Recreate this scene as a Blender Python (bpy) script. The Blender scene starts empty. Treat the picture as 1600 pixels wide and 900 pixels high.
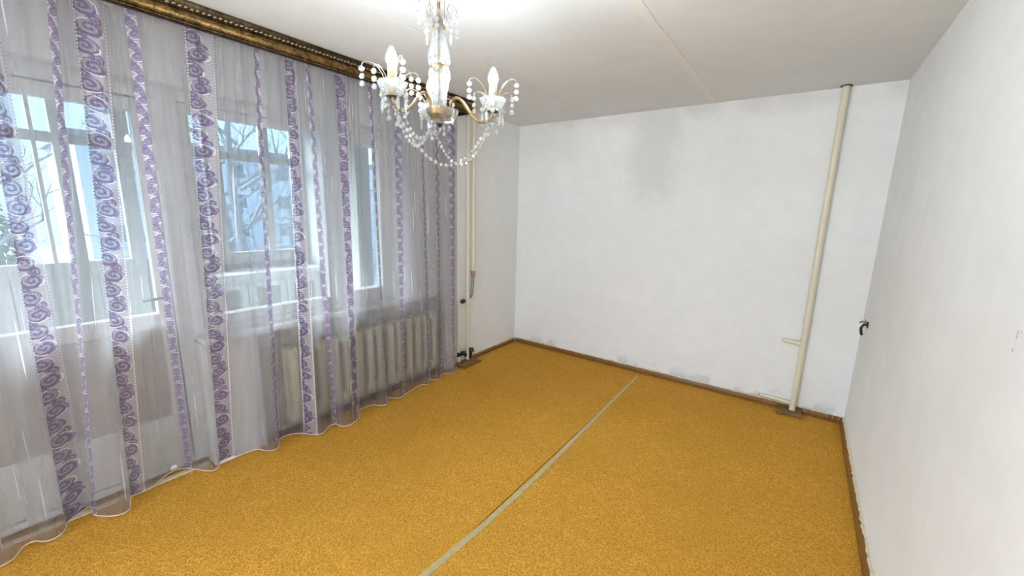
import bpy, bmesh, math, random
from mathutils import Vector, Matrix
random.seed(7)
S = bpy.context.scene
COL = S.collection

# ------------------------------------------------------------------ camera, world, lights, exposure
cam_d = bpy.data.cameras.new('camera')
cam = bpy.data.objects.new('camera', cam_d); COL.objects.link(cam)
cam.location = (2.7876, -3.96685, 1.60862)
cam.rotation_euler = (1.38031, -0.02429, 0.62648)
cam_d.sensor_fit = 'HORIZONTAL'; cam_d.sensor_width = 36.0
cam_d.lens = 627.624 / 1600 * 36.0
cam_d.clip_start = 0.02; cam_d.clip_end = 300
S.camera = cam

world = bpy.data.worlds.new('sky'); S.world = world
world.use_nodes = True
wn = world.node_tree; wn.nodes.clear()
w_out = wn.nodes.new('ShaderNodeOutputWorld'); w_bg = wn.nodes.new('ShaderNodeBackground')
w_tc = wn.nodes.new('ShaderNodeTexCoord'); w_sep = wn.nodes.new('ShaderNodeSeparateXYZ')
w_ramp = wn.nodes.new('ShaderNodeValToRGB')
w_ramp.color_ramp.elements[0].position = 0.0; w_ramp.color_ramp.elements[0].color = (0.55, 0.77, 1.0, 1)
w_ramp.color_ramp.elements[1].position = 1.0; w_ramp.color_ramp.elements[1].color = (0.42, 0.66, 1.0, 1)
wn.links.new(w_tc.outputs['Generated'], w_sep.inputs[0]); wn.links.new(w_sep.outputs[2], w_ramp.inputs[0])
wn.links.new(w_ramp.outputs[0], w_bg.inputs[0]); wn.links.new(w_bg.outputs[0], w_out.inputs[0])
w_bg.inputs[1].default_value = 1.9

def area_light(name, loc, rot, sx, sy, energy, color):
    d = bpy.data.lights.new(name, 'AREA'); d.shape = 'RECTANGLE'; d.size = sx; d.size_y = sy
    d.energy = energy; d.color = color
    o = bpy.data.objects.new(name, d); COL.objects.link(o); o.location = loc; o.rotation_euler = rot
    return o
# added fill light behind the camera, shining through a made-up rear opening
area_light('rear_fill_light', (1.15, -6.3, 1.45), (math.radians(90), 0, math.radians(-36)), 1.5, 1.8, 60, (0.965, 0.985, 1.0))
BULB_STRENGTH = 350.0
# soft hazy daylight from outside, coming in along the balcony
sun_d = bpy.data.lights.new('hazy_sun', 'SUN'); sun_d.energy = 16.0; sun_d.angle = math.radians(40); sun_d.color = (0.95, 0.98, 1.0)
sun = bpy.data.objects.new('hazy_sun', sun_d); COL.objects.link(sun)
sun.rotation_euler = Vector((0.75, 0.50, -0.58)).to_track_quat('-Z', 'Y').to_euler()

S.view_settings.view_transform = 'Standard'; S.view_settings.look = 'None'
S.view_settings.gamma = 1.0; S.view_settings.use_curve_mapping = False
S.view_settings.exposure = 0.70
S.cycles.use_denoising = True
S.cycles.max_bounces = 12; S.cycles.transparent_max_bounces = 24
S.cycles.transmission_bounces = 8; S.cycles.diffuse_bounces = 6
S.cycles.caustics_reflective = False; S.cycles.caustics_refractive = False
S.cycles.sample_clamp_indirect = 6.0

# ------------------------------------------------------------------ helpers: objects
def link(o, parent=None):
    COL.objects.link(o)
    if parent is not None: o.parent = parent
    return o
def tag(o, label=None, cat=None, group=None, kind=None):
    if label: o['label'] = label
    if cat: o['category'] = cat
    if group: o['group'] = group
    if kind: o['kind'] = kind
    return o
def empty(name, loc=(0, 0, 0), parent=None, rz=0.0):
    o = bpy.data.objects.new(name, None); o.empty_display_size = 0.1
    link(o, parent); o.location = loc; o.rotation_euler = (0, 0, rz); return o
def build(name, bm, mat, parent=None, smooth=False, loc=None):
    me = bpy.data.meshes.new(name)
    bmesh.ops.recalc_face_normals(bm, faces=bm.faces[:])
    bm.to_mesh(me); bm.free()
    for m in (mat if isinstance(mat, (list, tuple)) else [mat]): me.materials.append(m)
    if smooth:
        for p in me.polygons: p.use_smooth = True
        if smooth != 'all': me.set_sharp_from_angle(angle=math.radians(40))
    o = bpy.data.objects.new(name, me); link(o, parent)
    if loc is not None: o.location = loc
    return o
def inst(src, parent=None, loc=None, rot=None, scale=None):
    o = src.copy(); COL.objects.link(o); o.parent = parent
    if loc is not None: o.location = loc
    if rot is not None: o.rotation_euler = rot
    if scale is not None: o.scale = scale
    return o
def struct(o): o['kind'] = 'structure'; return o

# ------------------------------------------------------------------ helpers: shapes
def add_box(bm, x0, y0, z0, x1, y1, z1, bevel=0.0, mi=0):
    vs = [bm.verts.new(c) for c in ((x0,y0,z0),(x1,y0,z0),(x1,y1,z0),(x0,y1,z0),(x0,y0,z1),(x1,y0,z1),(x1,y1,z1),(x0,y1,z1))]
    fs = [bm.faces.new([vs[i] for i in q]) for q in ((0,3,2,1),(4,5,6,7),(0,1,5,4),(1,2,6,5),(2,3,7,6),(3,0,4,7))]
    for f in fs: f.material_index = mi
    if bevel > 0:
        es = list({e for f in fs for e in f.edges})
        bmesh.ops.bevel(bm, geom=es, offset=bevel, segments=2, affect='EDGES', profile=0.6)
def box(name, b, mat, parent=None, bevel=0.0):
    bm = bmesh.new(); add_box(bm, *b, bevel=bevel)
    return build(name, bm, mat, parent, smooth=bevel > 0)
def add_tube(bm, pts, r, n=8, cap=True):
    pts = [Vector(p) for p in pts]; rs = r if isinstance(r, (list, tuple)) else [r] * len(pts)
    rings = []; up = None
    for i, p in enumerate(pts):
        t = (pts[min(i + 1, len(pts) - 1)] - pts[max(i - 1, 0)]).normalized()
        if up is None:
            up = Vector((0, 0, 1)) if abs(t.z) < 0.9 else Vector((1, 0, 0))
        u = (up - t * up.dot(t)).normalized(); w = t.cross(u); up = u
        rings.append([bm.verts.new(p + (u * math.cos(2*math.pi*k/n) + w * math.sin(2*math.pi*k/n)) * rs[i]) for k in range(n)])
    for a, b in zip(rings, rings[1:]):
        for k in range(n): bm.faces.new((a[k], a[(k+1) % n], b[(k+1) % n], b[k]))
    if cap:
        bm.faces.new(rings[0][::-1]); bm.faces.new(rings[-1])
def tube(name, pts, r, mat, parent=None, n=10):
    bm = bmesh.new(); add_tube(bm, pts, r, n); return build(name, bm, mat, parent, smooth=True)
def add_lathe(bm, prof, n=24, c=(0, 0, 0), flute=None, cap0=False, cap1=False):
    rings = []
    for (r, z) in prof:
        ring = []
        for k in range(n):
            a = 2 * math.pi * k / n
            rr = r * (1 + (flute[1] * math.cos(flute[0] * a) if flute else 0))
            ring.append(bm.verts.new((c[0] + rr * math.cos(a), c[1] + rr * math.sin(a), c[2] + z)))
        rings.append(ring)
    for a, b in zip(rings, rings[1:]):
        for k in range(n): bm.faces.new((a[k], a[(k+1) % n], b[(k+1) % n], b[k]))
    if cap0: bm.faces.new(rings[0][::-1])
    if cap1: bm.faces.new(rings[-1])
def lathe(name, prof, mat, parent=None, n=24, c=(0, 0, 0), flute=None, smooth=True, caps=True):
    bm = bmesh.new(); add_lathe(bm, prof, n, c, flute, caps, caps); return build(name, bm, mat, parent, smooth=smooth)
def add_extrude(bm, prof, y0, y1, ny=1, jit=None):
    """profile in (x, z), extruded along y"""
    rows = []
    for i in range(ny + 1):
        y = y0 + (y1 - y0) * i / ny
        rows.append([bm.verts.new((x, y, z)) for x, z in prof])
    m = len(prof)
    for a, b in zip(rows, rows[1:]):
        for k in range(m): bm.faces.new((a[k], a[(k+1) % m], b[(k+1) % m], b[k]))
    bm.faces.new(rows[0][::-1]); bm.faces.new(rows[-1])

# ------------------------------------------------------------------ helpers: node materials
class N:
    """a socket with arithmetic"""
    def __init__(s, nt, sock): s.nt, s.s = nt, sock
    def _m(s, op, *o):
        n = s.nt.nodes.new('ShaderNodeMath'); n.operation = op
        s.nt.links.new(s.s, n.inputs[0])
        for i, v in enumerate(o):
            if isinstance(v, N): s.nt.links.new(v.s, n.inputs[i+1])
            else: n.inputs[i+1].default_value = v
        return N(s.nt, n.outputs[0])
    def __add__(s, o): return s._m('ADD', o)
    def __sub__(s, o): return s._m('SUBTRACT', o)
    def __mul__(s, o): return s._m('MULTIPLY', o)
    def __truediv__(s, o): return s._m('DIVIDE', o)
    def lt(s, o): return s._m('LESS_THAN', o)
    def gt(s, o): return s._m('GREATER_THAN', o)
    def sin(s): return s._m('SINE')
    def abs(s): return s._m('ABSOLUTE')
    def floor(s): return s._m('FLOOR')
    def fract(s): return s._m('FRACT')
    def sqrt(s): return s._m('SQRT')
    def atan2(s, o): return s._m('ARCTAN2', o)
    def max(s, o): return s._m('MAXIMUM', o)
    def min(s, o): return s._m('MINIMUM', o)
    def clamp(s): return s._m('MAXIMUM', 0.0)._m('MINIMUM', 1.0)
    def step(s, a, b):
        n = s.nt.nodes.new('ShaderNodeMapRange'); n.interpolation_type = 'SMOOTHSTEP'
        s.nt.links.new(s.s, n.inputs[0]); n.inputs[1].default_value = a; n.inputs[2].default_value = b
        return N(s.nt, n.outputs[0])
def srgb(r, g, b):
    f = lambda c: (c/255)/12.92 if c/255 <= 0.04045 else ((c/255 + 0.055)/1.055) ** 2.4
    return (f(r), f(g), f(b), 1)
def new_mat(name):
    m = bpy.data.materials.new(name); m.use_nodes = True; nt = m.node_tree
    return m, nt, nt.nodes['Principled BSDF'], nt.nodes['Material Output']
def pbsdf(b, color=None, rough=None, metal=None, spec=None):
    if color is not None: b.inputs['Base Color'].default_value = color
    if rough is not None: b.inputs['Roughness'].default_value = rough
    if metal is not None: b.inputs['Metallic'].default_value = metal
    if spec is not None: b.inputs['Specular IOR Level'].default_value = spec
def tex_coord(nt, which='Object', scale=(1, 1, 1)):
    t = nt.nodes.new('ShaderNodeTexCoord'); m = nt.nodes.new('ShaderNodeMapping')
    m.inputs['Scale'].default_value = scale
    nt.links.new(t.outputs[which], m.inputs[0]); return m.outputs[0]
def noise(nt, vec, scale, detail=3.0, rough=0.5, dist=0.0):
    n = nt.nodes.new('ShaderNodeTexNoise'); n.inputs['Scale'].default_value = scale
    n.inputs['Detail'].default_value = detail; n.inputs['Roughness'].default_value = rough
    n.inputs['Distortion'].default_value = dist
    nt.links.new(vec, n.inputs['Vector']); return N(nt, n.outputs[0])
def mixcol(nt, fac, a, b):
    n = nt.nodes.new('ShaderNodeMix'); n.data_type = 'RGBA'
    if isinstance(fac, N): nt.links.new(fac.s, n.inputs[0])
    else: n.inputs[0].default_value = fac
    for i, v in ((6, a), (7, b)):
        if isinstance(v, (tuple, list)): n.inputs[i].default_value = v
        else: nt.links.new(v, n.inputs[i])
    return n.outputs[2]
def bump(nt, b, h, strength=0.2, dist=0.01):
    n = nt.nodes.new('ShaderNodeBump'); n.inputs['Strength'].default_value = strength; n.inputs['Distance'].default_value = dist
    nt.links.new(h.s, n.inputs['Height']); nt.links.new(n.outputs[0], b.inputs['Normal'])
def coords(nt, vec):
    s = nt.nodes.new('ShaderNodeSeparateXYZ'); nt.links.new(vec, s.inputs[0])
    return [N(nt, s.outputs[i]) for i in range(3)]
def mat_simple(name, c, rough=0.6, metal=0.0, spec=0.5, var=0.08, scale=20, bmp=0.0):
    m, nt, b, o = new_mat(name); pbsdf(b, c, rough, metal, spec)
    v = tex_coord(nt); f = noise(nt, v, scale, 4)
    d = tuple(x * (1 - var * 2) for x in c[:3]) + (1,)
    nt.links.new(mixcol(nt, f, d, tuple(min(1, x * (1 + var)) for x in c[:3]) + (1,)), b.inputs['Base Color'])
    if bmp: bump(nt, b, f, bmp, 0.003)
    return m

# --- wall plaster
def mat_wall(name, base, stains=None):
    m, nt, b, o = new_mat(name); pbsdf(b, base, 0.8, 0, 0.25)
    v = tex_coord(nt)
    big = noise(nt, v, 1.1, 5, 0.6); fine = noise(nt, v, 90, 3, 0.6); mid = noise(nt, v, 7, 4, 0.6)
    k = (big * 0.6 + mid * 0.4).step(0.38, 0.68)
    col = mixcol(nt, k, tuple(c * 0.955 for c in base[:3]) + (1,), tuple(min(1, c * 1.02) for c in base[:3]) + (1,))
    if stains: col = stains(nt, v, col)
    nt.links.new(col, b.inputs['Base Color'])
    bump(nt, b, fine * 0.3 + mid * 0.7, 0.16, 0.006)
    return m
WALLC = (0.795, 0.81, 0.818, 1)
def back_stains(nt, v, col):
    x, y, z = coords(nt, v)
    n1 = noise(nt, v, 4.0, 5, 0.65) - 0.5; n2 = noise(nt, v, 11, 4, 0.6) - 0.5
    # bare grey patch running down from the ceiling
    px = x + n1 * 0.34 + n2 * 0.08
    a = px.step(1.24, 1.46) * (N(nt, px.s) * -1.0).step(-1.82, -1.64) * (z + n1 * 0.5 + n2 * 0.1).step(1.62, 1.86)
    # lighter stained bands under the ceiling
    top = (z + n1 * 0.35).step(2.36, 2.55) * noise(nt, v, 2.2, 3).step(0.42, 0.62)
    left = ((x + n1 * 0.2) * -1.0).step(-0.95, -0.55) * (z + n1 * 0.3).step(2.05, 2.35) * 0.5
    # scuffs above the baseboard
    low = ((z + n2 * 0.16) * -1.0).step(-0.16, -0.06) * noise(nt, v, 6.0, 4).step(0.48, 0.64)
    col = mixcol(nt, a * 0.62, col, (0.65, 0.655, 0.655, 1))
    col = mixcol(nt, (top.max(left)) * 0.55, col, (0.60, 0.585, 0.56, 1))
    col = mixcol(nt, low * 0.6, col, (0.46, 0.50, 0.51, 1))
    return col
M = {}
M['wall'] = mat_wall('plaster_white', WALLC)
M['wall_back'] = mat_wall('plaster_white_stained', WALLC, back_stains)
M['wall_left'] = mat_wall('plaster_grey_white', (0.76, 0.77, 0.765, 1))
M['ceiling'] = mat_wall('ceiling_whitewash', (0.665, 0.685, 0.69, 1))
M['filler'] = mat_wall('ceiling_joint_filler', (0.72, 0.705, 0.68, 1))
M['reveal'] = mat_simple('window_reveal', (0.62, 0.61, 0.58, 1), 0.8, var=0.06, scale=5)

# --- carpet with a curly loop pile
def mat_carpet():
    m, nt, b, o = new_mat('ochre_loop_carpet'); pbsdf(b, None, 0.95, 0, 0.05)
    v = tex_coord(nt)
    warp = nt.nodes.new('ShaderNodeTexNoise'); warp.inputs['Scale'].default_value = 38; warp.inputs['Detail'].default_value = 2
    nt.links.new(v, warp.inputs['Vector'])
    mx = nt.nodes.new('ShaderNodeMix'); mx.data_type = 'VECTOR'; mx.inputs[0].default_value = 0.022
    nt.links.new(v, mx.inputs[4]); nt.links.new(warp.outputs['Color'], mx.inputs[5])
    vo = nt.nodes.new('ShaderNodeTexVoronoi'); vo.inputs['Scale'].default_value = 62; vo.feature = 'F1'
    nt.links.new(mx.outputs[1], vo.inputs['Vector'])
    d = N(nt, vo.outputs['Distance'])
    ring = ((d * 13.0).sin() * 0.5 + 0.5)                       # curls
    fine = noise(nt, v, 260, 3, 0.6); big = noise(nt, v, 2.2, 4, 0.6); mid = noise(nt, v, 14, 3, 0.6)
    f = (ring * 0.42 + fine * 0.38 + mid * 0.2)
    c1 = mixcol(nt, f.step(0.2, 0.85), (0.43, 0.197, 0.020, 1), (0.72, 0.39, 0.070, 1))
    c2 = mixcol(nt, big.step(0.35, 0.7) * 0.35, c1, (0.47, 0.245, 0.032, 1))
    nt.links.new(c2, b.inputs['Base Color'])
    bump(nt, b, ring * 0.6 + fine * 0.4, 0.5, 0.004)
    return m
M['carpet'] = mat_carpet()
M['slab'] = mat_simple('floor_board', srgb(120, 80, 40), 0.7)
M['strip'] = mat_simple('beige_binding_tape', (0.50, 0.41, 0.20, 1), 0.45, var=0.16, scale=30, bmp=0.2)

# --- painted / worn brown skirting
def mat_skirting():
    m, nt, b, o = new_mat('worn_brown_skirting'); pbsdf(b, None, 0.4, 0, 0.5)
    v = tex_coord(nt); g = noise(nt, tex_coord(nt, 'Object', (1.5, 1.5, 40)), 4, 4); ch = noise(nt, v, 26, 5, 0.7)
    c = mixcol(nt, g, (0.115, 0.046, 0.008, 1), (0.26, 0.118, 0.026, 1))
    c = mixcol(nt, ch.step(0.64, 0.70), c, (0.46, 0.33, 0.19, 1))
    nt.links.new(c, b.inputs['Base Color']); bump(nt, b, ch, 0.2, 0.004); return m
M['skirting'] = mat_skirting()
M['plaster_edge'] = mat_simple('chipped_cream_plaster', (0.70, 0.61, 0.44, 1), 0.85, var=0.22, scale=45, bmp=0.5)
def mat_pipe():
    m, nt, b, o = new_mat('cream_pipe_paint'); pbsdf(b, None, 0.32, 0, 0.5)
    v = tex_coord(nt); f = noise(nt, v, 9, 4); s = noise(nt, v, 55, 3)
    c = mixcol(nt, f, (0.64, 0.58, 0.44, 1), (0.75, 0.70, 0.57, 1))
    c = mixcol(nt, s.step(0.74, 0.78), c, (0.16, 0.09, 0.04, 1))
    nt.links.new(c, b.inputs['Base Color']); bump(nt, b, f, 0.15, 0.004); return m
M['pipe'] = mat_pipe()
M['steel'] = mat_simple('dull_grey_steel', (0.30, 0.29, 0.24, 1), 0.42, 0.85, var=0.2)
M['iron'] = mat_simple('black_iron_fitting', (0.030, 0.026, 0.022, 1), 0.45, 0.4, var=0.3)
M['cable'] = mat_simple('black_cable', (0.012, 0.012, 0.014, 1), 0.5)
M['copper'] = mat_simple('pinkish_brass_nut', (0.42, 0.25, 0.20, 1), 0.5, 0.4)
M['wood'] = mat_simple('stained_wood_block', (0.22, 0.115, 0.034, 1), 0.55, var=0.3, scale=18, bmp=0.2)
M['radiator'] = mat_simple('cream_radiator_paint', (0.72, 0.68, 0.56, 1), 0.4, var=0.06)
M['frame'] = mat_simple('white_window_paint', (0.72, 0.72, 0.70, 1), 0.4, var=0.05)
M['old_frame'] = mat_simple('grey_brown_old_frame', (0.52, 0.50, 0.48, 1), 0.6, var=0.15)
M['panel'] = mat_simple('grey_beige_board', (0.56, 0.53, 0.50, 1), 0.7, var=0.12, scale=6)
M['cab'] = mat_simple('white_cabinet_paint', (0.80, 0.81, 0.82, 1), 0.45, var=0.05)
M['cab_panel'] = mat_simple('grey_cabinet_panel', (0.40, 0.38, 0.36, 1), 0.5, var=0.1)
M['concrete'] = mat_simple('balcony_concrete', (0.42, 0.41, 0.40, 1), 0.85, var=0.1, scale=8)

def mat_gold(name, dark, light, rough, scale=30):
    m, nt, b, o = new_mat(name); pbsdf(b, None, rough, 0.85, 0.5)
    v = tex_coord(nt); f = noise(nt, v, scale, 5, 0.65); g = noise(nt, v, scale * 4, 3)
    nt.links.new(mixcol(nt, (f * 0.7 + g * 0.3).step(0.34, 0.66), dark, light), b.inputs['Base Color'])
    bump(nt, b, f, 0.15, 0.003); return m
M['gilt'] = mat_gold('antique_gilt_moulding', (0.060, 0.036, 0.013, 1), (0.32, 0.20, 0.070, 1), 0.42)
M['gilt_light'] = mat_gold('worn_silver_gilt_ornament', (0.12, 0.085, 0.045, 1), (0.46, 0.38, 0.24, 1), 0.4, 60)
M['gilt_dark'] = mat_gold('dark_bronze_moulding', (0.018, 0.012, 0.007, 1), (0.085, 0.055, 0.026, 1), 0.45)
M['brass'] = mat_gold('aged_brass', (0.20, 0.135, 0.06, 1), (0.42, 0.32, 0.17, 1), 0.32, 40)
M['gilt_bowl'] = mat_gold('gilded_bowl', (0.15, 0.075, 0.018, 1), (0.42, 0.25, 0.08, 1), 0.45, 50)
M['wire'] = mat_gold('pale_brass_wire', (0.50, 0.40, 0.27, 1), (0.72, 0.64, 0.50, 1), 0.25)
M['sleeve'] = mat_simple('cream_candle_sleeve', (0.72, 0.60, 0.36, 1), 0.5, var=0.06)

def mat_crystal(name, clear, white, bright=(0.92, 0.95, 0.97, 1)):
    m, nt, b, o = new_mat(name); nt.nodes.remove(b)
    g = nt.nodes.new('ShaderNodeBsdfGlass'); g.inputs['IOR'].default_value = 1.5; g.inputs['Roughness'].default_value = 0.03
    g.inputs['Color'].default_value = (0.97, 0.985, 1, 1)
    t = nt.nodes.new('ShaderNodeBsdfTransparent'); t.inputs[0].default_value = (0.97, 0.98, 0.98, 1)
    d = nt.nodes.new('ShaderNodeBsdfTranslucent'); d.inputs[0].default_value = bright
    gl = nt.nodes.new('ShaderNodeBsdfGlossy'); gl.inputs['Roughness'].default_value = 0.08
    v = tex_coord(nt); f = noise(nt, v, 70, 2)
    m1 = nt.nodes.new('ShaderNodeMixShader'); m1.inputs[0].default_value = clear
    m2 = nt.nodes.new('ShaderNodeMixShader'); m2.inputs[0].default_value = 0.4
    m3 = nt.nodes.new('ShaderNodeMixShader')
    nt.links.new((f.step(0.3, 0.7) * white * 1.2 + white * 0.4).s, m3.inputs[0])
    nt.links.new(g.outputs[0], m1.inputs[1]); nt.links.new(t.outputs[0], m1.inputs[2])
    nt.links.new(d.outputs[0], m2.inputs[1]); nt.links.new(gl.outputs[0], m2.inputs[2])
    nt.links.new(m1.outputs[0], m3.inputs[1]); nt.links.new(m2.outputs[0], m3.inputs[2])
    nt.links.new(m3.outputs[0], o.inputs[0]); return m
M['crystal'] = mat_crystal('cut_crystal', 0.4, 0.55)
M['column_glass'] = mat_crystal('moulded_column_glass', 0.5, 0.28)
M['cup_glass'] = mat_crystal('moulded_cup_glass', 0.55, 0.13)
M['dish_glass'] = mat_crystal('clear_dish_glass', 0.86, 0.07)
def mat_pane():
    m, nt, b, o = new_mat('window_glass'); nt.nodes.remove(b)
    t = nt.nodes.new('ShaderNodeBsdfTransparent'); t.inputs[0].default_value = (0.93, 0.965, 0.97, 1)
    g = nt.nodes.new('ShaderNodeBsdfGlossy'); g.inputs['Roughness'].default_value = 0.02
    x = nt.nodes.new('ShaderNodeMixShader'); x.inputs[0].default_value = 0.05
    nt.links.new(t.outputs[0], x.inputs[1]); nt.links.new(g.outputs[0], x.inputs[2]); nt.links.new(x.outputs[0], o.inputs[0]); return m
M['pane'] = mat_pane()
def mat_bulb(name, c):
    m, nt, b, o = new_mat(name); nt.nodes.remove(b)
    e = nt.nodes.new('ShaderNodeEmission'); e.inputs[0].default_value = c; e.inputs[1].default_value = BULB_STRENGTH
    nt.links.new(e.outputs[0], o.inputs[0]); return m
M['bulb_warm'] = mat_bulb('lit_warm_bulb', (0.92, 0.97, 1.0, 1))
M['bulb_cool'] = mat_bulb('lit_white_bulb', (0.87, 0.965, 1.0, 1))

# --- curtain fabrics (UV: u across in metres, v = height in metres)
def fabric(nt, o, col, opac, shine=0.08, back=0.55):
    t = nt.nodes.new('ShaderNodeBsdfTransparent'); df = nt.nodes.new('ShaderNodeBsdfDiffuse'); tr = nt.nodes.new('ShaderNodeBsdfTranslucent')
    gl = nt.nodes.new('ShaderNodeBsdfGlossy'); gl.inputs['Roughness'].default_value = 0.35
    for s in (df, tr, gl):
        if isinstance(col, tuple): s.inputs[0].default_value = col
        else: nt.links.new(col, s.inputs[0])
    a = nt.nodes.new('ShaderNodeMixShader'); a.inputs[0].default_value = back
    nt.links.new(df.outputs[0], a.inputs[1]); nt.links.new(tr.outputs[0], a.inputs[2])
    b2 = nt.nodes.new('ShaderNodeMixShader')
    if isinstance(shine, N): nt.links.new(shine.s, b2.inputs[0])
    else: b2.inputs[0].default_value = shine
    nt.links.new(a.outputs[0], b2.inputs[1]); nt.links.new(gl.outputs[0], b2.inputs[2])
    c = nt.nodes.new('ShaderNodeMixShader'); nt.links.new(opac.s, c.inputs[0])
    nt.links.new(t.outputs[0], c.inputs[1]); nt.links.new(b2.outputs[0], c.inputs[2]); nt.links.new(c.outputs[0], o.inputs[0])
def mat_sheer():
    m, nt, b, o = new_mat('grey_lavender_organza'); nt.nodes.remove(b)
    v = tex_coord(nt, 'UV')
    th = noise(nt, tex_coord(nt, 'UV', (1, 0.006, 1)), 420, 2, 0.5)
    th2 = noise(nt, tex_coord(nt, 'UV', (1, 0.02, 1)), 40, 2, 0.45)
    soft = noise(nt, v, 6, 3)
    lur = noise(nt, tex_coord(nt, 'UV', (1, 0.02, 1)), 75, 1, 0.4).step(0.71, 0.74)    # silver threads
    band = noise(nt, tex_coord(nt, 'UV', (1, 0.05, 1)), 9, 2, 0.5).step(0.36, 0.66)          # gathers
    opac = (th * 0.07 + th2 * 0.07 + soft * 0.06 + lur * 0.35 + band * 0.17 + 0.315).clamp()
    col = mixcol(nt, lur, (0.40, 0.395, 0.425, 1), (0.92, 0.92, 0.95, 1))
    fabric(nt, o, col, opac, 0.05, 0.74); return m
M['sheer'] = mat_sheer()
def mat_stripe(name, wide):
    m, nt, b, o = new_mat(name); nt.nodes.remove(b)
    v = tex_coord(nt, 'UV'); u, w, _ = coords(nt, v)          # u in -1..1 across the stripe, w along it in metres
    hw = 0.042 if wide else 0.019
    off = -0.25 if wide else 0.0
    P = 0.080 if wide else 0.048; R = 0.033 if wide else 0.020
    wob = noise(nt, v, 42, 2) - 0.5
    a = (u - off) * hw + wob * 0.020
    def spirals(shift, side, Rk, turns, ph):
        q = w / P + shift
        n = q.floor(); par = (n * 0.5).fract() * 4.0 - 1.0     # alternating -1 / +1
        bb = (q.fract() - 0.5) * P
        aa = a * par - side
        r = (aa * aa + bb * bb).sqrt()
        th = bb.atan2(aa)
        wave = (th + r * turns + ph).sin()
        inside = r.lt(Rk)
        line = wave.step(-0.15, 0.35) * inside
        rim = (r - Rk).abs().step(0.0026, 0.0012)
        return line, rim, inside
    l1, r1, i1 = spirals(0.0, R * 0.22, R, 330 if wide else 480, 0.6)
    l2, r2, i2 = spirals(0.5, -R * 0.55, R * 0.52, -480 if wide else -620, 0.0)
    purple = (l1.max(l2)).max(r1.max(r2))
    fill = (i1.max(i2)) * noise(nt, v, 30, 3).step(0.35, 0.6) * 0.62
    rib = (w * 900.0).sin() * 0.5 + 0.5
    n1 = noise(nt, tex_coord(nt, 'UV', (14, 60, 1)), 3, 3)
    base = mixcol(nt, rib * 0.5 + n1 * 0.5, (0.28, 0.255, 0.29, 1), (0.60, 0.57, 0.61, 1))
    col = mixcol(nt, (purple * (n1 * 0.5 + 0.62) + fill).clamp(), base, (0.165, 0.120, 0.235, 1) if wide else (0.225, 0.175, 0.31, 1))
    # silver chain along the edges and on the scrolls' highlights
    edge = u.abs().gt(0.87) * ((w * 420.0).sin() * 0.5 + 0.5).step(0.2, 0.6)
    hi = r1 * (w * 67.0 + u * 2.0).sin().gt(0.1) * 0.75
    sil = (edge.max(hi)) if wide else hi
    col = mixcol(nt, sil, col, (0.88, 0.87, 0.88, 1))
    opac = (purple * 0.10 + n1 * 0.10 + (0.74 if wide else 0.78)).clamp()
    fabric(nt, o, col, opac, (sil * 0.25 + 0.09), 0.42); return m
M['stripe_wide'] = mat_stripe('lilac_jacquard_wide', True)
M['stripe_thin'] = mat_stripe('lilac_jacquard_narrow', False)
def mat_hem():
    m, nt, b, o = new_mat('white_hem_cord'); pbsdf(b, (0.72, 0.66, 0.64, 1), 0.5); return m
M['hem'] = mat_hem()

# --- outside
M['bark'] = mat_simple('grey_bark', (0.27, 0.29, 0.30, 1), 0.9, var=0.2)
M['snow'] = mat_simple('ground_cover', (0.50, 0.55, 0.55, 1), 0.95, var=0.2, scale=0.6)
M['needle'] = mat_simple('dull_green_needles', (0.10, 0.17, 0.10, 1), 0.9, var=0.3, scale=3)
M['facade'] = mat_simple('pale_blue_facade', (0.56, 0.63, 0.72, 1), 0.9, var=0.08, scale=0.7)
M['facade_dark'] = mat_simple('dark_facade_glass', (0.16, 0.20, 0.25, 1), 0.2)
M['roof'] = mat_simple('grey_roof_felt', (0.22, 0.23, 0.25, 1), 0.9)
HEM = [(0.02, -4.62), (0.1, -4.52), (0.05, -4.42), (-0.02, -4.32), (0.06, -4.22), (0.12, -4.13), (0.118, -4.047), (0.115, -4.031), (0.103, -4.01), (0.067, -3.991), (0.035, -3.974), (0.026, -3.955), (0.033, -3.937), (0.065, -3.916), (0.08, -3.892), (0.07, -3.865), (0.038, -3.844), (-0.014, -3.831), (-0.04, -3.805), (-0.061, -3.778), (-0.079, -3.743), (-0.027, -3.734), (0.016, -3.74), (0.074, -3.708), (0.113, -3.67), (0.117, -3.637), (0.094, -3.619), (-0.006, -3.596), (-0.01, -3.559), (-0.021, -3.496), (-0.06, -3.455), (-0.097, -3.41), (-0.102, -3.366), (-0.08, -3.333), (-0.016, -3.297), (0.046, -3.266), (0.076, -3.24), (0.058, -3.205), (0.017, -3.186), (-0.014, -3.146), (-0.0, -3.117), (0.028, -3.089), (0.034, -3.033), (0.05, -2.981), (0.115, -2.953), (0.14, -2.915), (0.113, -2.878), (0.039, -2.837), (0.027, -2.799), (0.049, -2.741), (0.116, -2.688), (0.093, -2.703), (0.171, -2.664), (0.193, -2.628), (0.173, -2.583), (0.141, -2.53), (0.151, -2.492), (0.212, -2.484), (0.243, -2.45), (0.233, -2.397), (0.192, -2.323), (0.103, -2.258), (0.099, -2.19), (0.11, -2.144), (0.181, -2.1), (0.17, -2.047), (0.098, -1.987), (0.176, -1.938), (0.172, -1.887), (0.15, -1.808), (0.121, -1.654), (0.158, -1.593), (0.096, -1.515), (0.157, -1.465), (0.094, -1.345), (0.158, -1.239), (0.065, -1.109)]
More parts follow.
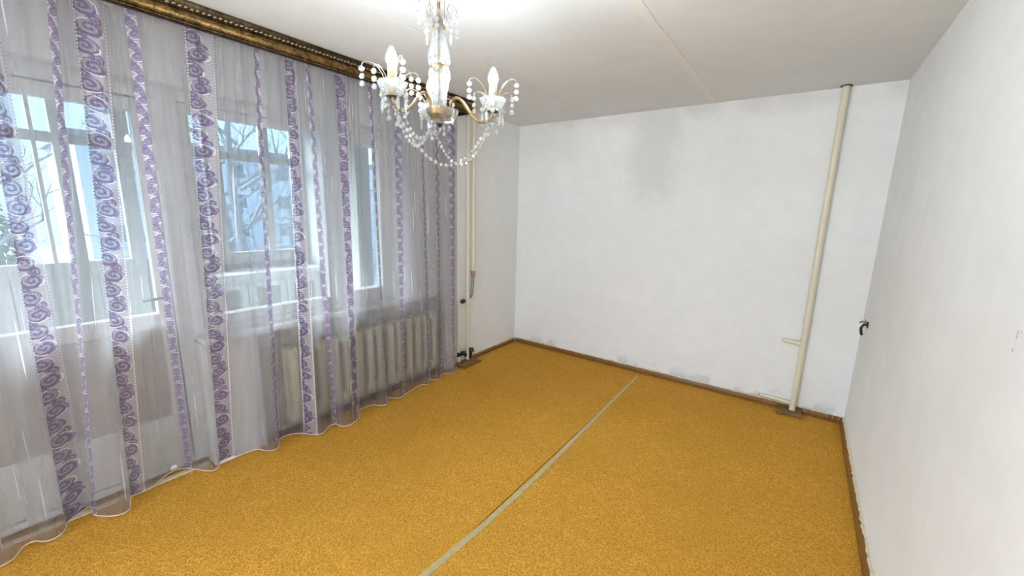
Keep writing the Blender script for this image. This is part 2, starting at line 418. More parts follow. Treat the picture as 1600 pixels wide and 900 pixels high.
STRIPES = [('w', 16.364, -3.805, 20.433, -3.744), ('n', 22.013, -3.599, 22.337, -3.575), ('w', 26.958, -3.527, 28.417, -3.429), ('n', 33.072, -3.36, 33.656, -3.326), ('w', 37.727, -3.14, 40.431, -3.018), ('n', 45.203, -2.831, 46.668, -2.795), ('w', 49.635, -2.658, 52.428, -2.584), ('n', 55.342, -2.53, 56.256, -2.501), ('w', 58.913, -2.345, 59.942, -2.251), ('n', 64.534, -2.086, 65.842, -2.044), ('n', 67.891, -1.871, 68.484, -1.802), ('n', 71.66, -1.61, 72.237, -1.569), ('n', 73.569, -1.448, 74.051, -1.404), ('n', 74.778, -1.293, 74.986, -1.192)]

# =================================================================== ROOM SHELL
W, H, YR = 3.234, 2.55, -5.6
# floor boards under the carpet
struct(box('floor', (-0.30, YR, -0.06, W + 0.15, 0.15, -0.008), M['slab']))
bm = bmesh.new(); add_box(bm, -0.30, 0.0, -0.06, W + 0.15, 0.15, H + 0.1)
struct(build('wall_back', bm, M['wall_back']))
wr = struct(box('wall_right', (W, YR, -0.06, W + 0.15, 0.0, H + 0.1), M['wall']))
for bi, b in enumerate(((-0.30, -1.20, -0.06, 0.0, 0.0, H + 0.1),            # pier beside the window, full height
          (-0.30, -1.72, 0.785, 0.0, -1.20, H + 0.1),
          (-0.30, -4.30, 2.21, 0.0, -1.72, H + 0.1),           # lintel
          (-0.30, YR, -0.06, 0.0, -4.30, H + 0.1),             # left of the balcony door
          (-0.30, -2.90, -0.06, -0.12, -1.20, 0.785),          # thin wall behind the radiator
          (-0.30, -3.20, -0.06, 0.0, -2.90, 0.785))):
    struct(box('wall_left', b, M['reveal' if bi == 4 else 'wall_left']))
bm = bmesh.new()
add_box(bm, -0.30, YR - 0.15, -0.06, 0.75, YR, H + 0.1); add_box(bm, 3.05, YR - 0.15, -0.06, W + 0.15, YR, H + 0.1)
add_box(bm, 0.75, YR - 0.15, 2.35, 3.05, YR, H + 0.1)  # unseen opening, added so the rear fill light gets in
struct(build('wall_rear', bm, M['wall']))

# ceiling: slabs with recessed joints, one joint filled and cracked
ceil = empty('ceiling', (1.6, -2.8, H)); struct(ceil)
def under(o): o.parent = ceil; o.matrix_parent_inverse = Matrix.Translation((-1.6, 2.8, -H)); return o
for i, (x0, x1, dz) in enumerate(((-0.30, 0.955, 0.0), (0.955, 2.010, 0.0012), (2.055, W + 0.15, 0.0))):
    under(box('ceiling_slab', (x0, YR, H + dz, x1, 0.15, H + 0.12), M['ceiling']))
bm = bmesh.new()
ys = [YR + (0 - YR) * i / 150 for i in range(151)]
ra = [bm.verts.new((2.006 + random.uniform(-.002, .002), y, H - 0.0012)) for y in ys]
rb = [bm.verts.new((2.058 + random.uniform(-.006, .004), y, H - 0.0021)) for y in ys]
rc = [bm.verts.new((2.006, y, H + 0.03)) for y in ys]; rd = [bm.verts.new((2.056, y, H + 0.03)) for y in ys]
for i in range(150):
    bm.faces.new((ra[i], ra[i+1], rb[i+1], rb[i])); bm.faces.new((ra[i], rc[i], rc[i+1], ra[i+1]))
    bm.faces.new((rb[i], rb[i+1], rd[i+1], rd[i])); bm.faces.new((rc[i], rd[i], rd[i+1], rc[i+1]))
under(build('joint_filler', bm, M['filler']))
bm = bmesh.new()
ra = [(0.944 + random.uniform(-.003, .002), y) for y in ys]
for i in range(150):
    if random.random() < 0.8:
        add_box(bm, ra[i][0], ys[i], H - 0.0018, 0.955, ys[i+1], H + 0.02)
under(build('joint_ridge', bm, M['filler']))['kind'] = 'stuff'

# =================================================================== CARPET
bm = bmesh.new(); add_box(bm, 0.003, YR + 0.01, -0.008, 1.612, -0.012, 0.0); add_box(bm, -0.15, -4.29, -0.008, 0.003, -3.21, 0.0)
tag(build('carpet', bm, M['carpet']),
    'ochre loop-pile carpet sheet between the curtain and the beige tape', 'carpet')
tag(box('carpet', (1.618, YR + 0.01, -0.008, W - 0.012, -0.012, 0.0), M['carpet']),
    'ochre loop-pile carpet sheet between the beige tape and the bare right wall', 'carpet')
# tape over the carpet joint
bm = bmesh.new()
def tape_c(y):
    for (ya, ca, wa), (yb, cb, wb) in zip(TP, TP[1:]):
        if yb <= y <= ya:
            f = (y - ya) / (yb - ya); return ca + (cb - ca) * f, wa + (wb - wa) * f
TP = [(-0.10, 1.612, .022), (-0.8, 1.624, .024), (-1.45, 1.634, .031), (-2.05, 1.645, .034), (-2.55, 1.634, .033), (-2.95, 1.612, .034), (-4.2, 1.590, .034)]
pr = None
for i in range(165):
    y = -0.10 - 4.1 * i / 164
    c, w = tape_c(y); w += random.uniform(-.0012, .0012); c += random.uniform(-.0006, .0006)
    zt = 0.0032 + (0.004 * abs(math.sin(y * 40)) if -3.02 < y < -2.86 else 0.0) + random.uniform(0, .0006)
    row = [bm.verts.new((c - w / 2, y, 0.0003)), bm.verts.new((c - w / 2 + .002, y, zt)), bm.verts.new((c - w / 6, y, zt + .0009)), bm.verts.new((c + w / 6, y, zt + .0002)), bm.verts.new((c + w / 2 - .002, y, zt)), bm.verts.new((c + w / 2, y, 0.0003))]
    if pr:
        for k in range(6): bm.faces.new((pr[k], pr[(k+1) % 6], row[(k+1) % 6], row[k]))
    pr = row
tag(build('binding_tape', bm, M['strip'], smooth=True), 'long beige tape covering the seam between the two carpet sheets', 'tape')
box_th = box('trim_1', (-0.082, -4.29, 0.0, -0.050, -3.22, 0.006), M['plaster_edge']); struct(box_th)
struct(box('trim_2', (-0.30, -4.30, -0.05, -0.152, -3.20, 0.03), M['frame']))     # door threshold

# =================================================================== SKIRTING
def jagged(name, parent, along, a0, a1, wall, inward, z0, hmin, hmax, dep):
    bm = bmesh.new(); n = max(2, int(abs(a1 - a0) / 0.022)); h = random.uniform(hmin, hmax); prev = None
    for i in range(n + 1):
        a = a0 + (a1 - a0) * i / n
        h = min(hmax, max(hmin, h + random.uniform(-1, 1) * (hmax - hmin) * 0.4)); d = dep * random.uniform(0.55, 1.0)
        pts = [(0.001, z0 - 0.002), (d, z0 - 0.002), (d * 0.8, z0 + h * 0.7), (0.001, z0 + h)]
        row = []
        for dd, z in pts:
            row.append(bm.verts.new((a, wall + inward * dd, z) if along == 'x' else (wall + inward * dd, a, z)))
        if prev:
            for k in range(4): bm.faces.new((prev[k], prev[(k+1) % 4], row[(k+1) % 4], row[k]))
        else: bm.faces.new(row)
        prev = row
    bm.faces.new(prev[::-1])
    return build(name, bm, M['plaster_edge'], parent)
def skirting(name, along, a0, a1, wall, inward, hh=0.05, dd=0.024):
    prof = [(0.0, 0.0), (dd, 0.0), (dd, hh * 0.55), (dd * 0.72, hh * 0.8), (dd * 0.5, hh), (0.0, hh)]
    bm = bmesh.new(); n = 24; prev = None
    for i in range(n + 1):
        a = a0 + (a1 - a0) * i / n; w = random.uniform(-.0015, .0015)
        row = [bm.verts.new((a, wall + inward * (d + (w if d else 0)), z + (w if z else 0)) if along == 'x' else (wall + inward * (d + (w if d else 0)), a, z + (w if z else 0))) for d, z in prof]
        if prev:
            for k in range(6): bm.faces.new((prev[k], prev[(k+1) % 6], row[(k+1) % 6], row[k]))
        else: bm.faces.new(row)
        prev = row
    bm.faces.new(prev[::-1])
    return build(name, bm, M['skirting'], None)
bb = struct(skirting('baseboard_back', 'x', 0.03, 2.785, 0.0, -1))
jagged('plaster_edge', bb, 'x', 0.03, 2.60, 0.0, -1, 0.05, 0.003, 0.017, 0.015)
jagged('plaster_edge', bb, 'x', 2.58, 2.87, 0.0, -1, 0.048, 0.018, 0.034, 0.014)
box('skirting_offcut', (2.786, -0.013, 0.0, 2.964, 0.0, 0.047), M['skirting'], bb)
bb2 = struct(skirting('baseboard_back', 'x', 2.965, 3.208, 0.0, -1))
jagged('plaster_edge', bb2, 'x', 2.965, 3.215, 0.0, -1, 0.05, 0.003, 0.013, 0.013)
br = struct(skirting('baseboard_right', 'y', -0.001, YR + 0.01, W, -1, 0.052, 0.026))
jagged('plaster_edge', br, 'y', -0.002, -4.6, W, -1, 0.052, 0.002, 0.017, 0.016)
bl = struct(skirting('baseboard_left', 'y', -0.03, -0.83, 0.0, 1, 0.045))
jagged('plaster_edge', bl, 'y', -0.02, -0.86, 0.0, 1, 0.045, 0.006, 0.026, 0.016)
# pale crumbs of paint along the skirting
for x, y in ((2.595, -0.075), (1.80, -0.045), (2.10, -0.04)):
    bm = bmesh.new(); bmesh.ops.create_icosphere(bm, subdivisions=1, radius=0.007)
    for v in bm.verts: v.co *= random.uniform(0.6, 1.2); v.co.z = max(v.co.z * 0.6, -0.003) + 0.004
    tag(build('paint_flake', bm, M['plaster_edge'], loc=(x, y, 0.0)),
        {2.595: 'largest pale paint crumb on the carpet, left of the thick corner pipe', 1.80: 'tiny pale paint crumb by the back skirting just right of the tape', 2.10: 'tiny pale paint crumb by the back skirting halfway to the thick pipe'}[x], 'paint crumb', 'paint crumbs by the back wall')

# =================================================================== RIGHT HEATING RISER
t = empty('heating_riser', (2.895, -0.048, 0.0))
tag(t, 'thick cream-painted vertical heating pipe on the back wall by the right corner', 'pipe')
def loc_tube(name, pts, r, mat, parent, n=14):
    return tube(name, [Vector(p) - parent.location for p in pts], r, mat, parent, n)
loc_tube('pipe', [(2.895, -0.048, 0.028), (2.897, -0.048, 0.7), (2.893, -0.05, 1.5), (2.895, -0.048, 2.55)], 0.0225, M['pipe'], t, 18)
loc_tube('weld_bead', [(2.896, -0.048, 0.765), (2.896, -0.048, 0.785), (2.896, -0.048, 0.815), (2.896, -0.048, 0.835)], [0.022, 0.027, 0.027, 0.022], M['pipe'], t, 18)
loc_tube('capped_stub', [(2.885, -0.048, 0.602), (2.80, -0.045, 0.606), (2.755, -0.045, 0.610), (2.749, -0.045, 0.610)], [0.017, 0.017, 0.016, 0.011], M['pipe'], t)
loc_tube('low_branch', [(2.885, -0.035, 0.078), (2.75, -0.026, 0.082), (2.655, -0.022, 0.084)], 0.013, M['pipe'], t)
loc_tube('branch_end', [(2.645, -0.022, 0.085), (2.605, -0.020, 0.088)], [0.014, 0.012], M['pipe'], t)
lathe('ceiling_hole', [(0.0235, 0.0), (0.037, 0.0), (0.033, 0.004), (0.0235, 0.004)], M['iron'], t, 16, (0, 0, 2.5445), caps=False)
bm = bmesh.new()
pts = [(-0.10, -0.068), (-0.095, -0.095), (-0.07, -0.105), (-0.045, -0.088), (0.04, -0.083), (0.066, -0.094), (0.068, 0.045), (-0.10, 0.045)]
vs0 = [bm.verts.new((x, y, 0.001)) for x, y in pts]; vs1 = [bm.verts.new((x, y + (0.004 if y < 0 else 0), 0.028)) for x, y in pts]
bm.faces.new(vs0[::-1]); bm.faces.new(vs1)
for k in range(8): bm.faces.new((vs0[k], vs0[(k+1) % 8], vs1[(k+1) % 8], vs1[k]))
build('wood_collar', bm, M['wood'], t)
bm = bmesh.new(); add_tube(bm, [(-0.098, -0.05, 0.02), (-0.10, -0.078, 0.027), (-0.078, -0.098, 0.03), (-0.055, -0.085, 0.028)], [0.008, 0.01, 0.01, 0.006], 8)
build('rag_knot', bm, M['wood'], t, smooth=True)

# =================================================================== LEFT HEATING PIPES
t = empty('heating_riser', (0.045, -0.925, 0.0))
tag(t, 'thin cream vertical pipe nearest the curtain edge with a black capped tee', 'pipe')
loc_tube('pipe', [(0.045, -0.925, 0.036), (0.046, -0.926, 1.2), (0.045, -0.925, 2.55)], 0.0165, M['pipe'], t)
loc_tube('tee', [(0.045, -0.925, 0.655), (0.045, -0.925, 0.745)], 0.021, M['pipe'], t)
loc_tube('tee_branch', [(0.047, -0.93, 0.698), (0.062, -1.005, 0.690)], 0.015, M['pipe'], t)
loc_tube('black_cap', [(0.061, -0.995, 0.691), (0.064, -1.02, 0.689), (0.066, -1.036, 0.688), (0.067, -1.05, 0.687)], [0.020, 0.024, 0.020, 0.010], M['iron'], t)
t2 = empty('heating_riser', (0.045, -0.842, 0.0))
tag(t2, 'thin cream vertical pipe nearer the room corner ending in a grey steel elbow', 'pipe')
loc_tube('pipe', [(0.045, -0.842, 0.985), (0.045, -0.843, 1.6), (0.045, -0.842, 2.55)], 0.0165, M['pipe'], t2)
loc_tube('union_nut', [(0.045, -0.842, 0.925), (0.045, -0.842, 0.985)], 0.024, M['copper'], t2, 6)
loc_tube('steel_elbow', [(0.045, -0.842, 0.93), (0.045, -0.848, 0.85), (0.045, -0.862, 0.745), (0.045, -0.872, 0.722), (0.045, -0.884, 0.716), (0.045, -0.8975, 0.711)], 0.0145, M['steel'], t2)
t3 = empty('radiator_pipe', (0.022, -1.03, 0.0))
tag(t3, 'low cream vertical pipe right beside the curtain edge with black valves at the floor', 'pipe')
loc_tube('pipe', [(0.022, -1.03, 0.036), (0.022, -1.03, 0.66)], 0.014, M['pipe'], t3)
loc_tube('valve_body', [(0.024, -1.055, 0.115), (0.03, -0.985, 0.118), (0.03, -0.955, 0.118)], [0.022, 0.024, 0.016], M['iron'], t3)
loc_tube('valve_handle', [(0.045, -1.015, 0.118), (0.085, -1.015, 0.122), (0.10, -1.015, 0.122)], [0.012, 0.012, 0.022], M['iron'], t3)
t4 = empty('shutoff_valve', (0.03, -0.862, 0.0))
tag(t4, 'black iron valve low on the wall right of the capped pipe', 'valve')
loc_tube('valve_body', [(0.03, -0.862, 0.036), (0.03, -0.862, 0.06), (0.03, -0.862, 0.10), (0.03, -0.862, 0.125)], [0.013, 0.022, 0.022, 0.014], M['iron'], t4)
loc_tube('valve_handle', [(0.03, -0.905, 0.135), (0.03, -0.862, 0.14), (0.03, -0.825, 0.13), (0.032, -0.815, 0.09)], 0.009, M['iron'], t4, 8)
t5 = empty('pipe_box', (0.06, -0.94, 0.0))
tag(t5, 'brown wooden floor block around the thin left pipes', 'wood block')
bm = bmesh.new(); add_box(bm, -0.045, -0.14, 0.001, 0.070, 0.095, 0.034, 0.003); build('block', bm, M['wood'], t5, smooth=True)
bm = bmesh.new(); add_box(bm, 0.062, -0.145, 0.001, 0.086, 0.125, 0.022, 0.003); build('front_slat', bm, M['skirting'], t5, smooth=True)

# =================================================================== TORN CABLE ON THE RIGHT WALL
t = empty('cable_stub', (W - 0.002, -0.27, 0.876))
tag(t, 'black torn cable end sticking out of a hole low on the right wall', 'cable')
bm = bmesh.new()
ring = [bm.verts.new((-0.004, 0.034 * math.cos(k * math.pi / 5) * random.uniform(.5, 1.1), 0.022 * math.sin(k * math.pi / 5) * random.uniform(.6, 1.2))) for k in range(10)]
ring2 = [bm.verts.new((0.0015, v.co.y * 1.2, v.co.z * 1.2)) for v in ring]
bm.faces.new(ring)
for k in range(10): bm.faces.new((ring[k], ring[(k+1) % 10], ring2[(k+1) % 10], ring2[k]))
build('hole', bm, M['cable'], t)
tube('cable', [(0, 0.0, 0.0), (-0.022, -0.004, -0.002), (-0.032, -0.004, -0.025), (-0.026, 0.006, -0.06), (-0.020, 0.012, -0.078)], 0.0085, M['cable'], t, 8)
tube('wire', [(-0.003, 0.01, 0.01), (-0.03, 0.0, 0.025), (-0.045, -0.02, 0.018)], 0.003, M['cable'], t, 6)
tube('wire', [(-0.003, -0.01, 0.015), (-0.02, -0.03, 0.035), (-0.022, -0.045, 0.045)], 0.0022, M['cable'], t, 6)
tube('wire', [(-0.003, 0.02, 0.0), (-0.03, 0.03, 0.008), (-0.04, 0.045, 0.0)], 0.0025, M['cable'], t, 6)
for y, z, hh in ((-2.500, 1.345, 0.011), (-2.518, 1.356, 0.004), (-2.497, 1.305, 0.005)):
    box('plaster_chip', (W - 0.0008, y - 0.0011, z - hh, W + 0.001, y + 0.0011, z + hh), M['concrete'], wr)

# =================================================================== CURTAIN CORNICE
t = empty('curtain_cornice', (0.26, -1.11, 2.49))
tag(t, 'long antique-gold moulded cornice hiding the curtain track under the ceiling', 'cornice')
CO = Vector((0.26, -1.11, 2.49)); LEN = 4.0
def ext(name, prof, mat, y0=-LEN, y1=0.0, smooth=True):
    bm = bmesh.new(); add_extrude(bm, prof, y0, y1, 1); return build(name, bm, mat, t, smooth=smooth)
big = [(-0.012, -0.035)] + [(-0.004 + 0.022 * math.cos(a), -0.010 + 0.026 * math.sin(a)) for a in [math.radians(d) for d in range(-75, 91, 15)]] + [(-0.012, 0.016)]
ext('round_moulding', big, M['gilt'])
ext('lower_fillet', [(-0.014, -0.050), (0.004, -0.050), (0.008, -0.046), (0.006, -0.041), (0.010, -0.038), (0.008, -0.034), (-0.014, -0.034)], M['gilt_dark'])
ext('upper_cove', [(-0.014, 0.014), (0.008, 0.014), (0.013, 0.020), (0.010, 0.028), (0.014, 0.036), (0.020, 0.046), (0.020, 0.056), (-0.014, 0.056)], M['gilt_dark'])
bm = bmesh.new(); add_box(bm, -0.26, -0.006, -0.048, 0.006, 0.0, 0.052); build('end_board', bm, M['gilt_dark'], t)
bm = bmesh.new(); add_box(bm, -0.20, -LEN, 0.030, -0.06, -0.03, 0.050); build('curtain_track', bm, M['frame'], t)
# carved leaves on the upper band, rope bead on the lower edge
bm = bmesh.new()
bmesh.ops.create_icosphere(bm, subdivisions=1, radius=1.0)
for v in bm.verts: v.co = Vector((v.co.x * 0.0055, v.co.y * 0.011 * (1.15 - 0.35 * v.co.z), v.co.z * 0.0085 + v.co.y * 0.003))
leaf0 = build('carved_leaf', bm, M['gilt_light'], t, smooth='all', loc=(0.0135, -0.012, 0.028))
for i in range(1, 165):
    inst(leaf0, t, (0.0135, -0.012 - i * 0.0235, 0.028 + (0.001 if i % 2 else -0.001)), (0, 0, 0))
bm = bmesh.new()
for i in range(560):
    y = -0.004 - i * 0.00712
    add_lathe(bm, [(0.0004, -0.003), (0.0032, 0.0), (0.0004, 0.003)], 4, (0.0085, y, -0.0405))
build('rope_bead', bm, M['gilt_light'], t)['kind'] = 'stuff'

# =================================================================== CURTAIN
ZT, ZB, XT = 2.498, 0.020, 0.13
def cr(p0, p1, p2, p3, f):
    return 0.5 * (2 * p1 + (p2 - p0) * f + (2 * p0 - 5 * p1 + 4 * p2 - p3) * f * f + (3 * p1 - p0 - 3 * p2 + p3) * f ** 3)
def hem_at(tt):
    n = len(HEM); i = min(int(tt), n - 2); f = tt - i
    g = lambda k: HEM[max(0, min(n - 1, k))]
    x, y = (cr(g(i-1)[c], g(i)[c], g(i+1)[c], g(i+2)[c], f) for c in (0, 1))
    return (max(x, 0.006) if y > -3.20 else x, y)
STRIPES = [('w', 1.0, -4.46, 1.9, -4.38), ('n', 3.4, -4.16, 3.9, -4.12)] + STRIPES
ctrl = [(0.0, -4.60)]
for k, ta, ya, tb, yb in STRIPES: ctrl += [(ta, ya), (tb, yb)]
ctrl.append((len(HEM) - 1.0, -1.165))
def top_y(tt):
    for (a, ya), (b, yb) in zip(ctrl, ctrl[1:]):
        if a <= tt <= b: return ya + (yb - ya) * (tt - a) / (b - a)
    return ctrl[-1][1]
NR = 26
def col_pts(tt, s):
    hx, hy = hem_at(tt); ty = top_y(tt)
    sag = 0.035 * max(0.0, 1 - abs(ty + 3.42) / 0.07) ** 1
    zt = ZT - sag; out = []
    for r in range(NR + 1):
        f = r / NR; z = zt + (ZB - zt) * f
        e = f ** 0.85
        x = XT + (hx - XT) * e; y = ty + (hy - ty) * f
        x += 0.010 * math.sin(s * 95 + math.sin(s * 13) * 2) * (1 - f) ** 1.2 + 0.006 * math.sin(s * 41 + f * 1.5) * math.sin(math.pi * min(1, f * 1.05))
        y += 0.004 * math.sin(s * 60 + 1.0) * (1 - f)
        out.append((x, y, z))
    return out
brk = sorted({0.0, len(HEM) - 1.0} | {a for k, ta, _, tb, _ in STRIPES for a in (ta, tb)})
def seg_ts(a, b):
    n = max(3, int((b - a) * 7)); return [a + (b - a) * i / n for i in range(n + 1)]
# cumulative fabric length along the hem / top mean
def arc(ts):
    acc = [0.0]
    for a, b in zip(ts, ts[1:]):
        ha, hb = hem_at(a), hem_at(b)
        d = 0.5 * math.hypot(hb[0] - ha[0], hb[1] - ha[1]) + 0.5 * abs(top_y(b) - top_y(a))
        acc.append(acc[-1] + max(d, 0.0008))
    return acc
fine_ts = [i * 0.1 for i in range(int((len(HEM) - 1) * 10) + 1)]; fine_s = arc(fine_ts)
def s_of(tt):
    i = min(int(tt * 10), len(fine_ts) - 2); f = tt * 10 - i
    return fine_s[i] + (fine_s[i+1] - fine_s[i]) * f
cur = empty('curtain', (0.13, -2.9, 0.0))
tag(cur, 'floor-length sheer grey-lavender curtain with lilac scroll stripes hanging across the window wall', 'curtain')
def sheet(bm, uvl, ts, ufn):
    cols = []
    for tt in ts:
        cols.append(([bm.verts.new(Vector(p) - cur.location) for p in col_pts(tt, s_of(tt))], ufn(tt)))
    for (a, ua), (b, ub) in zip(cols, cols[1:]):
        for r in range(NR):
            f = bm.faces.new((a[r], a[r+1], b[r+1], b[r]))
            for lp, (u, rr) in zip(f.loops, ((ua, r), (ua, r+1), (ub, r+1), (ub, r))):
                lp[uvl].uv = (u, ZT * (1 - rr / NR))
ranges = [(ta, tb, k) for k, ta, _, tb, _ in STRIPES]
bm = bmesh.new(); uvl = bm.loops.layers.uv.new('UVMap'); p = 0.0
for a, b, k in ranges + [(len(HEM) - 1.0, None, None)]:
    sheet(bm, uvl, seg_ts(p, a), s_of)
    if b is None: break
    p = b
build('sheer_fabric', bm, M['sheer'], cur, smooth='all')
for a, b, k in ranges:
    bm = bmesh.new(); uvl = bm.loops.layers.uv.new('UVMap')
    sa, sb = s_of(a), s_of(b)
    sheet(bm, uvl, seg_ts(a, b), lambda tt: (s_of(tt) - sa) / (sb - sa) * 2 - 1)
    build('woven_stripe', bm, M['stripe_wide' if k == 'w' else 'stripe_thin'], cur, smooth='all')
bm = bmesh.new()
add_tube(bm, [Vector((*hem_at(tt), ZB)) - cur.location for tt in [i * 0.25 for i in range(int((len(HEM) - 1) * 4) + 1)]], 0.0024, 5)
build('hem_cord', bm, M['hem'], cur, smooth=True)

# =================================================================== WINDOW AND BALCONY DOOR
win = empty('window_1', (-0.14, -2.46, 0.8)); struct(win)
def wbox(name, b, mat, root, bevel=0.003):
    bm = bmesh.new(); l = root.location
    add_box(bm, b[0]-l.x, b[1]-l.y, b[2]-l.z, b[3]-l.x, b[4]-l.y, b[5]-l.z, bevel); return build(name, bm, mat, root, smooth=True)
def wframe(name, y0, y1, z0, z1, x0, x1, w, mat, root, wb=None):
    bm = bmesh.new(); l = root.location; wb = wb or w
    for b in ((y0, z0, y0 + w, z1), (y1 - w, z0, y1, z1), (y0 + w, z0, y1 - w, z0 + wb), (y0 + w, z1 - w, y1 - w, z1)):
        add_box(bm, x0-l.x, b[0]-l.y, b[1]-l.z, x1-l.x, b[2]-l.y, b[3]-l.z, 0.003)
    return build(name, bm, mat, root, smooth=True)
wframe('window_frame', -3.20, -1.72, 0.80, 2.21, -0.20, -0.10, 0.055, M['frame'], win)
wbox('mullion', (-0.20, -2.27, 0.855, -0.10, -2.21, 2.155), M['frame'], win)
s1 = wframe('sash', -3.145, -2.27, 0.857, 2.153, -0.185, -0.115, 0.05, M['frame'], win, 0.065)
bx = wbox('pane', (-0.155, -3.095, 0.922, -0.149, -2.32, 2.103), M['pane'], win, 0)
s2 = wframe('sash', -2.21, -1.777, 0.857, 2.153, -0.185, -0.09, 0.075, M['frame'], win, 0.085)
wbox('pane', (-0.155, -2.135, 0.942, -0.149, -1.852, 2.078), M['pane'], win, 0)
bm = bmesh.new(); l = win.location
add_box(bm, -0.09-l.x, -2.195-l.y, 1.0-l.z, -0.078-l.x, -2.170-l.y, 1.07-l.z, 0.003); add_tube(bm, [Vector(q) - l for q in ((-0.08, -2.183, 1.04), (-0.05, -2.183, 1.04), (-0.045, -2.183, 1.02), (-0.045, -2.183, 0.93))], 0.008, 8)
build('sash_handle', bm, M['steel'], win, smooth=True)
bm = bmesh.new(); add_box(bm, -0.11, -3.195, 0.786, 0.030, -1.64, 0.822, 0.008)
struct(build('trim_3', bm, M['frame'], smooth=True))                       # window sill
door = empty('door_1', (-0.14, -3.58, 0.03)); struct(door)
wframe('door_frame', -4.30, -3.20, 0.03, 2.21, -0.20, -0.10, 0.07, M['frame'], door, 0.03)
wframe('door_leaf', -4.225, -3.275, 0.065, 2.135, -0.18, -0.12, 0.065, M['frame'], door, 0.30)
wbox('middle_rail', (-0.18, -4.16, 0.90, -0.12, -3.34, 0.985), M['frame'], door)
wbox('lower_panel', (-0.16, -4.16, 0.365, -0.14, -3.34, 0.90), M['panel'], door)
wbox('pane', (-0.153, -4.16, 0.985, -0.147, -3.34, 2.07), M['pane'], door, 0)
tube('door_handle', [Vector(q) - door.location for q in ((-0.12, -3.31, 1.08), (-0.08, -3.31, 1.08), (-0.075, -3.33, 1.08), (-0.075, -3.41, 1.075))], 0.008, M['steel'], door)

# =================================================================== RADIATOR
rad = empty('radiator', (-0.03, -2.04, 0.10))
tag(rad, 'cream cast-iron sectional radiator under the window behind the sheer curtain', 'radiator')
bm = bmesh.new()
for x0, x1 in ((-0.062, -0.020), (0.024, 0.070)):
    add_box(bm, x0, -0.027, 0.04, x1, 0.027, 0.50, 0.011)
add_box(bm, -0.055, -0.040, 0.005, 0.062, 0.040, 0.075, 0.016); add_box(bm, -0.055, -0.040, 0.465, 0.062, 0.040, 0.535, 0.016)
sec0 = build('radiator_section', bm, M['radiator'], rad, smooth=True, loc=(0, -0.66, 0))
for i in range(1, 14): inst(sec0, rad, (0, -0.66 + i * 0.102, 0))
tube('lower_pipe', [(0.0, 0.70, 0.04), (0.03, 0.86, 0.03), (0.045, 0.98, 0.02)], 0.013, M['pipe'], rad)
for y in (-0.5, 0.5):
    bm = bmesh.new(); add_box(bm, -0.085, y - 0.012, 0.30, 0.0, y + 0.012, 0.325); build('wall_bracket', bm, M['iron'], rad)

# =================================================================== BALCONY
XB = -1.2
bf = struct(box('floor', (-1.45, -5.4, -0.20, -0.30, -1.75, -0.10), M['concrete']))
struct(box('ceiling', (-1.45, -5.4, 2.50, -0.30, -1.75, 2.62), M['concrete']))
struct(box('wall_side', (-1.30, -1.93, -0.10, -0.30, -1.80, 2.50), M['reveal']))
par = struct(box('wall_front', (-1.36, -5.4, -0.10, -1.245, -1.93, 1.10), M['concrete']))
for i in range(26):                                                         # board cladding inside the parapet
    y0 = -5.39 + i * 0.133
    box('cladding_board', (-1.247, y0, -0.09, -1.232 + random.uniform(-.002, .002), y0 + 0.128, 1.098), M['panel'], par)
glz = empty('window_2', (XB, -3.3, 1.1)); struct(glz)
PANES = [(-5.30, -4.75), (-4.65, -4.25), (-4.12, -3.60), (-3.582, -3.512), (-3.44, -3.22), (-3.137, -2.705), (-2.588, -2.277), (-2.212, -2.016)]
cuts = [-5.40] + [v for p_ in PANES for v in p_] + [-1.935]
bm = bmesh.new(); L = glz.location
def gb(y0, z0, y1, z1, x0=XB - 0.03, x1=XB + 0.03): add_box(bm, x0-L.x, y0-L.y, z0-L.z, x1-L.x, y1-L.y, z1-L.z)
gb(-5.40, 1.10, -1.935, 1.195); gb(-5.40, 2.30, -1.935, 2.50)
build('window_frame', bm, M['old_frame'], glz)
for a, b in zip(cuts[0::2], cuts[1::2]):
    bm = bmesh.new(); gb(a, 1.195, b, 2.30); build('mullion', bm, M['old_frame'], glz)
for a, b in PANES:
    bm = bmesh.new(); gb(a, 1.967, b, 2.030, XB - 0.02, XB + 0.02); build('transom', bm, M['old_frame'], glz)
    bm = bmesh.new(); gb(a, 1.195, b, 1.967, XB - 0.003, XB + 0.003); build('pane', bm, M['pane'], glz)
    bm = bmesh.new(); gb(a, 2.030, b, 2.30, XB - 0.003, XB + 0.003); build('pane', bm, M['pane'], glz)
# low white cabinet on the balcony
t = empty('balcony_cabinet', (-1.06, -2.42, -0.10))
tag(t, 'low white cabinet with grey panels on the balcony below the glazing', 'cabinet')
def lb(name, b, mat, bev=0.004):
    bm = bmesh.new(); l = t.location; add_box(bm, b[0]-l.x, b[1]-l.y, b[2]-l.z, b[3]-l.x, b[4]-l.y, b[5]-l.z, bev); return build(name, bm, mat, t, smooth=True)
lb('top', (-1.225, -2.93, 1.005, -0.88, -1.94, 1.045), M['cab'])
lb('body', (-1.22, -2.90, -0.02, -0.925, -1.95, 1.004), M['cab'])
lb('plinth', (-1.20, -2.88, -0.099, -0.95, -1.97, -0.02), M['cab_panel'])
for i in range(3):
    y0 = -2.89 + i * 0.312
    d = lb('door', (-0.925, y0, 0.0, -0.907, y0 + 0.30, 0.96), M['cab'])
    bm = bmesh.new(); l = t.location
    add_box(bm, -0.909-l.x, y0+0.06-l.y, 0.70-l.z, -0.904-l.x, y0+0.245-l.y, 0.915-l.z); build('inset_panel', bm, M['cab_panel'], d)
    bm = bmesh.new(); add_box(bm, -0.909-l.x, y0+0.06-l.y, 0.06-l.z, -0.904-l.x, y0+0.245-l.y, 0.63-l.z); build('inset_panel', bm, M['cab_panel'], d)

